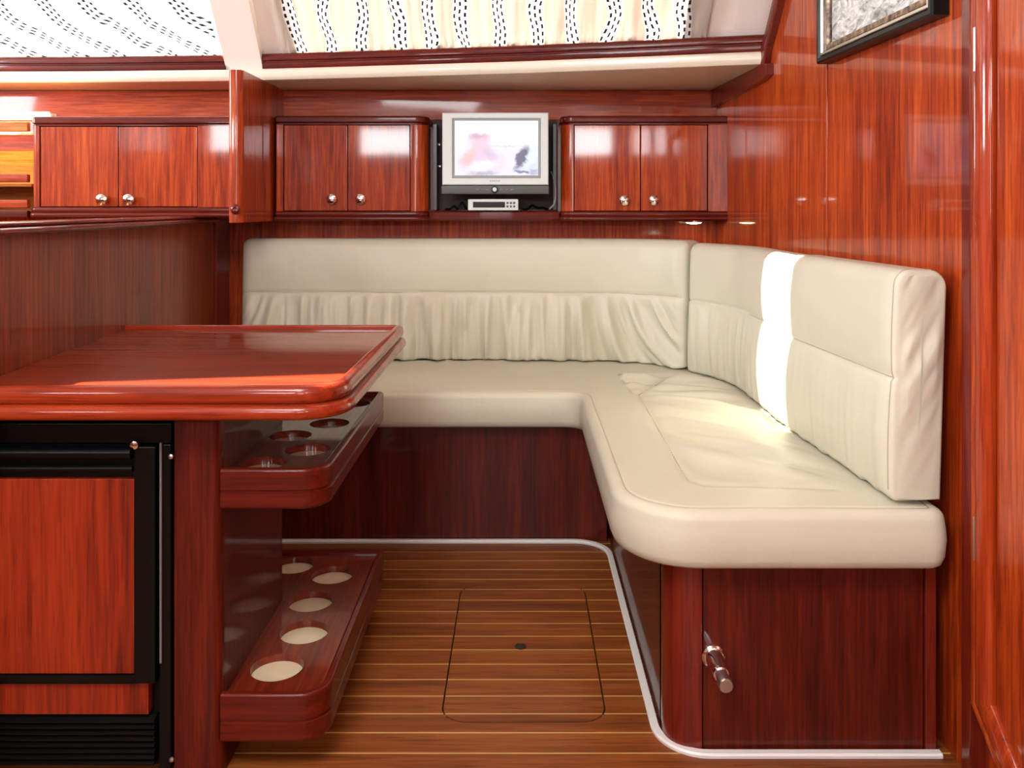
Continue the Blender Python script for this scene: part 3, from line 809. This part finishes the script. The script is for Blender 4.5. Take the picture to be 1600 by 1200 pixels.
# television
TY = 2.95
tv = thing('television', (-.084, 3.0, pz(303, TY)), 'small silver flat television showing a pale picture, in the niche between cabinets', 'television')
tx = lambda v: px(v, TY); tz = lambda v: pz(v, TY)
def rect_ring(name, o, i, y0, y1, mat, par, b=.003):
    (a0, a1, c0, c1), (b0, b1, d0, d1) = o, i
    R = []
    def rr(x0, x1, z0, z1, y): return [(x0, y, z0), (x1, y, z0), (x1, y, z1), (x0, y, z1)]
    R = [rr(a0, a1, c0, c1, y1), rr(a0, a1, c0, c1, y0+b), rr(a0+b, a1-b, c0+b, c1-b, y0), rr(b0-b, b1+b, d0-b, d1+b, y0), rr(b0, b1, d0, d1, y0+b), rr(b0, b1, d0, d1, y1), ]
    m = MB(); m.rings(R+[R[0]], True, (False, False)); return m.build(name, mat, par, smooth=False)
rect_ring('bezel', (tx(691), tx(857), tz(289), tz(176)), (tx(707), tx(845), tz(278), tz(185)), TY, TY+.022, 'tv_silver', tv)
rect_ring('screen_border', (tx(707)+.0005, tx(845)-.0005, tz(278)+.0005, tz(185)-.0005), (tx(710), tx(841), tz(274), tz(188)), TY+.004, TY+.020, 'tv_edge', tv, .001)
# screen picture
t = NT('screen_picture'); tc = t.n('ShaderNodeTexCoord'); sp = t.n('ShaderNodeSeparateXYZ', i_0=tc.outputs['Generated'])
U, Vv = sp.outputs[0], sp.outputs[2]
nz = t.n('ShaderNodeTexNoise', i_Vector=tc.outputs['Generated'], i_Scale=9.0, i_Detail=4.0)
Ud = t.math('ADD', U, t.math('MULTIPLY', t.math('SUBTRACT', nz.outputs[0], .5), .14))
nz2 = t.n('ShaderNodeTexNoise', i_Vector=tc.outputs['Generated'], i_Scale=13.0, i_Detail=3.0)
Vd = t.math('ADD', Vv, t.math('MULTIPLY', t.math('SUBTRACT', nz2.outputs[0], .5), .14))
def blob(cx, cy, rx, rz, soft=.25, sk=0):
    a = t.math('SUBTRACT', Ud, cx); 
    if sk: a = t.math('SUBTRACT', a, t.math('MULTIPLY', t.math('SUBTRACT', Vd, cy), sk))
    a = t.math('DIVIDE', a, rx); b = t.math('DIVIDE', t.math('SUBTRACT', Vd, cy), rz)
    r = t.math('SQRT', t.math('ADD', t.math('MULTIPLY', a, a), t.math('MULTIPLY', b, b)))
    mr = t.n('ShaderNodeMapRange', i_0=r, i_1=1-soft, i_2=1+soft, i_3=1.0, i_4=0.0); return mr.outputs[0]
col = t.mix(blob(.55, .25, .75, .38, .5), (.98, .98, 1), (.80, .76, .93))
for cx, cy, rx, rz, so, sk, c in ((.30, .52, .12, .33, .4, 0, (.86, .55, .68)), (.33, .24, .22, .22, .4, 0, (.80, .55, .76)), (.28, .72, .10, .055, .5, 0, (.62, .36, .52)),
                                  (.17, .33, .07, .14, .5, .3, (.95, .50, .50)), (.33, .18, .16, .10, .4, .6, (.93, .88, .97)), (.30, .80, .09, .05, .5, 0, (.93, .85, .88)), (.42, .40, .07, .09, .5, -.5, (.62, .5, .68)),
                                  (.35, .04, .14, .04, .5, 0, (.42, .42, .55)), (.90, .22, .13, .28, .5, 0, (.66, .74, .92)), (.80, .33, .065, .20, .3, .25, (.045, .04, .15)), (.92, .3, .06, .15, .4, .3, (.75, .85, .97)),
                                  (.80, .07, .09, .025, .3, 0, (.15, .16, .3)), (.10, .93, .05, .025, .5, 0, (.7, .74, .76)), (.62, .53, .17, .012, .5, 0, (.66, .62, .70)), (.95, .07, .05, .05, .5, 0, (.45, .4, .6))):
    col = t.mix(blob(cx, cy, rx, rz, so, sk), col, c)
t.b.inputs['Base Color'].default_value = (.02, .02, .02, 1); t.b.inputs['Roughness'].default_value = .2
t.link(col, t.b.inputs['Emission Color']); t.b.inputs['Emission Strength'].default_value = .95
M['screen'] = t.m
box('screen', tx(709.5), tx(841.5), TY+.012, TY+.020, tz(274.5), tz(187.5), 'screen', tv, b=0)
box('lower_band', tx(689.5), tx(858), TY-.002, TY+.026, tz(303.5), tz(290), 'dark_grey', tv, b=.003)
MB().lathe((tx(773), TY-.002, tz(296.5)), (0, -1, 0), [(0, .0125), (.002, .0125), (.003, .011)], 22).build('button_ring', 'black', tv)
MB().lathe((tx(773), TY-.0052, tz(296.0)), (0, -1, 0), [(0, .0075), (.002, .0065), (.003, .003)], 22).build('power_button', 'tv_silver', tv)
for k in range(5): box('badge_letter', tx(765.5+k*3.3), tx(767.5+k*3.3), TY-.0006, TY+.001, tz(283.6), tz(281.6), 'tv_edge', tv, b=0)
for k in range(8):
    if k in (3, 4): continue
    box('menu_button', tx(744+k*7.6), tx(748+k*7.6), TY-.004, TY, tz(297.5), tz(295.5), 'grey_line', tv, b=.0005)
MB().prism([(tx(700), TY+.023), (tx(848), TY+.023), (tx(835), TY+.075), (tx(713), TY+.075)], tz(285), tz(181), .004).build('rear_case', 'dark_grey', tv)
box('wall_mount', tx(755), tx(793), TY+.076, 3.134, tz(262), tz(210), 'black', tv, b=.003)
# receiver box
RY = 2.975
rc = thing('set_top_box', (-.09, 3.03, zb+.036), 'small silver receiver box with black display, on the shelf under the television', 'receiver')
rx = lambda v: px(v, RY); rz = lambda v: pz(v, RY)
rb = zb+.0362
box('case', rx(731), rx(810), RY, RY+.10, rb, rb+.040, 'tv_silver', rc, b=.004)
box('display', rx(739), rx(789), RY-.002, RY+.001, rb+.010, rb+.030, 'black', rc, b=.001)
for k in range(6): MB().lathe((rx(793+(k % 3)*5.2), RY-.0001, rb+(.014 if k < 3 else .026)), (0, -1, 0), [(0, .0042), (.003, .0036)], 12).build('button', 'dark_grey', rc)
# cables
cg = 'loose black cables beside the receiver box'
def cable(P, r, mat, lab, group=None):
    o = MB().tube(smooth_path3(P), r, 8).build('cable', mat, None, origin=P[0]); tag(o, lab, 'cable', group); return o
def smooth_path3(P, n=8):
    Q = [Vector(P[0])*2-Vector(P[1])]+[Vector(p) for p in P]+[Vector(P[-1])*2-Vector(P[-2])]; out = []
    for i in range(1, len(Q)-2):
        for k in range(n):
            t_ = k/n; a, b, c, d = Q[i-1:i+3]; out.append(.5*((2*b)+(c-a)*t_+(2*a-5*b+4*c-d)*t_*t_+(3*b-a-3*c+d)*t_**3))
    out.append(Vector(P[-1])); return out
def q(x, y, Y): return (px(x, Y), Y, pz(y, Y))
zc = zb+.0405
cable([q(861, 268, 3.08), q(866, 282, 3.05), q(868, 300, 3.03), q(866, 318, 3.03), (px(858, 3.03), 3.03, zc)], .0028, 'cable', 'thin grey cable hanging at the right of the television')
random.seed(4)
for k, (xa, xb) in enumerate(((696, 728), (816, 856))):
    P = [(px(xa, 3.06), 3.08, zc+.004)]
    for j in range(1, 6): P.append((px(xa+(xb-xa)*j/5, 3.04), 3.04+.035*random.random()+.012*k % .03, zc+(.0 if j in (1, 5) else .026*random.random())))
    P[0] = (P[0][0], P[0][1], zc)
    side_ = 'left' if xa < 760 else 'right'
    cable(P, .0042, 'black', f'black cable lying {side_} of the receiver box')
# added lamp below the right cabinet, stands in for a bright patch
ul = thing('added_lamp', (px(1084, 3.08), 3.08, pz(345, 3.0)), 'added small round lamp below the right wall cabinet, standing in for a bright patch', 'lamp')
ulz = pz(345, 3.0)-.0005
MB().lathe((px(1084, 3.08), 3.08, ulz), (0, 0, -1), [(0, .036), (.004, .036), (.006, .032)], 28).build('housing', 'chrome', ul)
M['lens'] = simple('added_lamp_lens', (.9, .85, .7), .3, emit=(1, .85, .6), estr=9)
MB().lathe((px(1084, 3.08), 3.08, ulz-.0062), (0, 0, -1), [(0, .028), (.004, .024), (.006, .010)], 28).build('lens', 'lens', ul)

# ================================================================ lit shelves at the far left
SX0, SX1, SY = -2.05, px(49, 2.72), 2.72
sh = thing('open_shelf_unit', (-1.8, 2.85, .97), 'open golden wood shelves with guard rails at the far left, lit from above', 'shelf unit')
sx1 = SX1-.013
box('back_board', SX0, sx1, 3.0, 3.012, .97, pz(205, SY), 'lamplit', sh, b=0)
box('upper_box', SX0, sx1, 2.80, 2.83, pz(233, SY), pz(207, SY), 'wood_x', sh, b=.001)
box('top_rail', SX0, sx1, SY, SY+.02, pz(205, SY), pz(190, SY), 'lamplit', sh, b=.003)
#box('top_shelf', SX0, sx1, SY+.021, 3.0, pz(204, SY), pz(198, SY), 'golden', sh, b=0)
for ya in (277, 317):
    box('shelf_board', SX0, sx1, SY+.022, 2.999, pz(ya+14, SY), pz(ya+10, SY), 'lamplit', sh, b=0)
    MB().box(SX0, sx1, SY, SY+.02, pz(ya+8, SY), pz(ya-5, SY), .004).build('guard_rail', 'wood_x', sh)
box('bottom_rail', SX0, sx1, SY, SY+.02, .97, pz(329, SY), 'solid_x', sh, b=.003)
lamp = thing('strip_light', (-1.75, 2.86, pz(190, 2.72)), 'glowing warm strip light on top of the open shelves at the far left', 'lamp')
M['tube'] = simple('glowing_tube', (1, .9, .7), .4, emit=(1, .78, .38), estr=16)
LZ = pz(180, 2.74)
MB().tube([(SX0, 2.745, LZ), (px(76, 2.745), 2.745, LZ)], .011, 14).build('tube', 'tube', lamp)
box('holder', SX0, px(78, 2.76), 2.758, 2.80, LZ-.014, LZ+.010, 'cream', lamp, b=.002)
light('strip_light_glow', 'AREA', (-1.80, 2.90, LZ-.0), 3.4, (1, .62, .22), (.46, .06), (0, .1, -1))
light('strip_light_up', 'AREA', (-1.75, 2.82, LZ+.015), .6, (1, .68, .28), (.5, .03), (0, .2, 1))

# ================================================================ picture on the right bulkhead
pf = thing('framed_picture', (wallX(1.85), 1.85, 1.352), 'framed grey picture with dark and silver moulding, high on the right bulkhead', 'picture')
def pic_frame(name, y0, y1, z0, z1, wd, h0, h1, mat, b=.002):
    R = []
    for ins, h in ((0, h0), (0, h1-b), (b, h1), (wd-b, h1), (wd, h1-b*2), (wd, h0)):
        R.append([(wallX(y)-h, y, z) for y, z in ((y0+ins, z0+ins), (y1-ins, z0+ins), (y1-ins, z1-ins), (y0+ins, z1-ins))])
    m = MB(); m.rings(R+[R[0]], True, (False, False)); return m.build(name, mat, pf, smooth=False)
t = NT('bronze_moulding'); nz = t.n('ShaderNodeTexNoise', i_Scale=60.0, i_Detail=4.0, i_Vector=t.n('ShaderNodeTexCoord').outputs['Object'])
t.link(t.ramp(nz.outputs[0], [(.35, (.05, .03, .02)), (.6, (.28, .20, .13)), (.75, (.5, .42, .3))]), t.b.inputs['Base Color']); t.b.inputs['Roughness'].default_value = .35; t.b.inputs['Metallic'].default_value = .5
M['bronze'] = t.m
PY0, PY1, PZ0, PZ1 = 1.575, 2.118, 1.355, 1.78
pic_frame('outer_frame', PY0, PY1, PZ0, PZ1, .016, .0015, .034, 'black', .004)
pic_frame('silver_moulding', PY0+.0165, PY1-.0165, PZ0+.0165, PZ1-.0165, .009, .0015, .031, 'steel', .002)
pic_frame('bronze_moulding', PY0+.026, PY1-.026, PZ0+.026, PZ1-.026, .018, .0015, .024, 'bronze', .003)
t = NT('grey_drawing'); tc = t.n('ShaderNodeTexCoord')
mp = t.n('ShaderNodeMapping', i_Vector=tc.outputs['Object'], i_Scale=(1, 1, 2.4), i_Rotation=(.5, 0, 0))
nz = t.n('ShaderNodeTexNoise', i_Vector=mp.outputs[0], i_Scale=22.0, i_Detail=8.0, i_Roughness=.7, i_Distortion=1.2)
t.link(t.ramp(nz.outputs[0], [(.36, (.12, .14, .14)), (.47, (.45, .5, .5)), (.6, (.8, .84, .85))]), t.b.inputs['Base Color']); t.b.inputs['Roughness'].default_value = .5; t.b.inputs['Coat Weight'].default_value = .6
M['drawing'] = t.m
m = MB().box(.003, .012, PY0+.0445, PY1-.0445, PZ0+.0445, PZ1-.0445, 0); m.V = [(wallX(v[1])-v[0], v[1], v[2]) for v in m.V]
m.build('drawing', 'drawing', pf, smooth=False)

# ================================================================ curtains
def curtain_mat(name, beige, wht, line, dots=True, trans=.5, freq=16.0, dens=.5, warp=.02, lw=.06, skew=0, dash=40):
    pitch = float(dash)
    t = NT(name); uv = t.n('ShaderNodeUVMap'); sp = t.n('ShaderNodeSeparateXYZ', i_0=uv.outputs[0])
    nz = t.n('ShaderNodeTexNoise', i_Vector=uv.outputs[0], i_Scale=5.0, i_Detail=1.5)
    u = t.math('ADD', sp.outputs[0], t.math('MULTIPLY', t.math('SUBTRACT', nz.outputs[0], .5), warp))
    if skew: u = t.math('ADD', u, t.math('MULTIPLY', t.math('POWER', t.math('SUBTRACT', .4, sp.outputs[1]), 2.0), -skew*4))
    f = t.math('FRACT', t.math('MULTIPLY', u, freq))
    band = t.n('ShaderNodeMapRange', i_0=t.math('ABSOLUTE', t.math('SUBTRACT', f, .5)), i_1=.17, i_2=.21, i_3=1.0, i_4=0.0).outputs[0]
    col = t.mix(band, beige, wht)
    dash = t.math('GREATER_THAN', t.math('FRACT', t.math('MULTIPLY', sp.outputs[1], pitch)), .42)
    dash2 = t.math('GREATER_THAN', t.math('FRACT', t.math('ADD', t.math('MULTIPLY', sp.outputs[1], pitch), .5)), .42)
    tot = None
    for c, dd in ((.36, dash), (.5, dash2), (.64, dash)):
        l = t.math('LESS_THAN', t.math('ABSOLUTE', t.math('SUBTRACT', f, c)), lw)
        l = t.math('MULTIPLY', l, dd); tot = l if tot is None else t.math('MAXIMUM', tot, l)
    col = t.mix(tot, col, line)
    df = t.n('ShaderNodeBsdfDiffuse'); tl_ = t.n('ShaderNodeBsdfTranslucent'); t.link(col, df.inputs[0]); t.link(col, tl_.inputs[0])
    mx = t.n('ShaderNodeMixShader', i_0=trans); t.link(df.outputs[0], mx.inputs[1]); t.link(tl_.outputs[0], mx.inputs[2]); t.link(mx.outputs[0], t.out.inputs[0])
    return t.m
M['curtain_r'] = curtain_mat('striped_curtain', (.64, .57, .505), (.86, .85, .84), (.04, .036, .04), freq=8.2, lw=.028, warp=.12, skew=.0, dash=42)
M['curtain_l'] = curtain_mat('white_curtain', (.88, .90, .90), (.94, .96, .96), (.05, .055, .06), freq=6.5, lw=.036, warp=.14, trans=.6, skew=.55, dash=60)
def curtain(x0, x1, mat, label, seed, amp, freq, drift):
    nu, nv_ = int((x1-x0)/.004), 34; V = []; UV = []; u = 0; px_ = None
    zb_, zt_ = 1.505, 1.835
    grid = []
    for i in range(nu+1):
        x = x0+(x1-x0)*i/nu; col_ = []
        for j in range(nv_+1):
            v = j/nv_; xx = x+drift*(v**1.0)+.02*noise.noise(Vector((x*5, v*2, seed)))*v
            g = noise.noise(Vector((x*freq, v*.8, seed)))+.5*noise.noise(Vector((x*freq*2.3, v*1.5, seed+3)))
            puff = .5+.5*min(1, v*3)
            if v < .25: g += 1.0*noise.noise(Vector((x*110, v*4, seed)))*(1-v/.25)
            z_ = zb_+(zt_-zb_)*v; d = -.0125+amp*g*puff
            p = slope(xx, z_, min(d, -.002)); col_.append(p)
        grid.append(col_)
    Fc = []; arc = [0.0]
    for i in range(nu):
        a = Vector(grid[i][17]); b = Vector(grid[i+1][17]); arc.append(arc[-1]+(b-a).length)
    V = [p for c_ in grid for p in c_]
    for i in range(nu):
        for j in range(nv_): k = i*(nv_+1)+j; Fc.append((k, k+1, k+nv_+2, k+nv_+1))
    o = mesh('curtain', V, Fc, mat, None, origin=((x0+x1)/2, edgeY((x0+x1)/2), zb_), angle=180)
    uvl = o.data.uv_layers.new(name='UVMap')
    for lp in o.data.loops:
        i, j = divmod(lp.vertex_index, nv_+1); uvl.data[lp.index].uv = (arc[i], j/nv_*.4)
    md = o.modifiers.new('thickness', 'SOLIDIFY'); md.thickness = .0012; md.offset = -1
    tag(o, label, 'curtain'); return o
curtain(-.80, px(1106, 2.60), 'curtain_r', 'beige and white striped curtain with dotted lines over the right window', 2.2, .020, 17, .0)
curtain(-2.5, -1.02, 'curtain_l', 'sheer white curtain with thin dotted lines over the left window', 6.6, .012, 9, .0)
for nm, x0, x1, yo in (('curtain_rod', -.82, .575, 0), ('curtain_rod', -2.52, -1.01, 0)):
    o = MB().tube([slope(x0+(x1-x0)*k/10, 1.845, -.03) for k in range(11)], .006, 10).build(nm, 'steel', None, origin=slope(x0, 1.845))
    tag(o, 'thin metal curtain rod above the '+('right' if x0 > -1 else 'left')+' window', 'curtain rod')
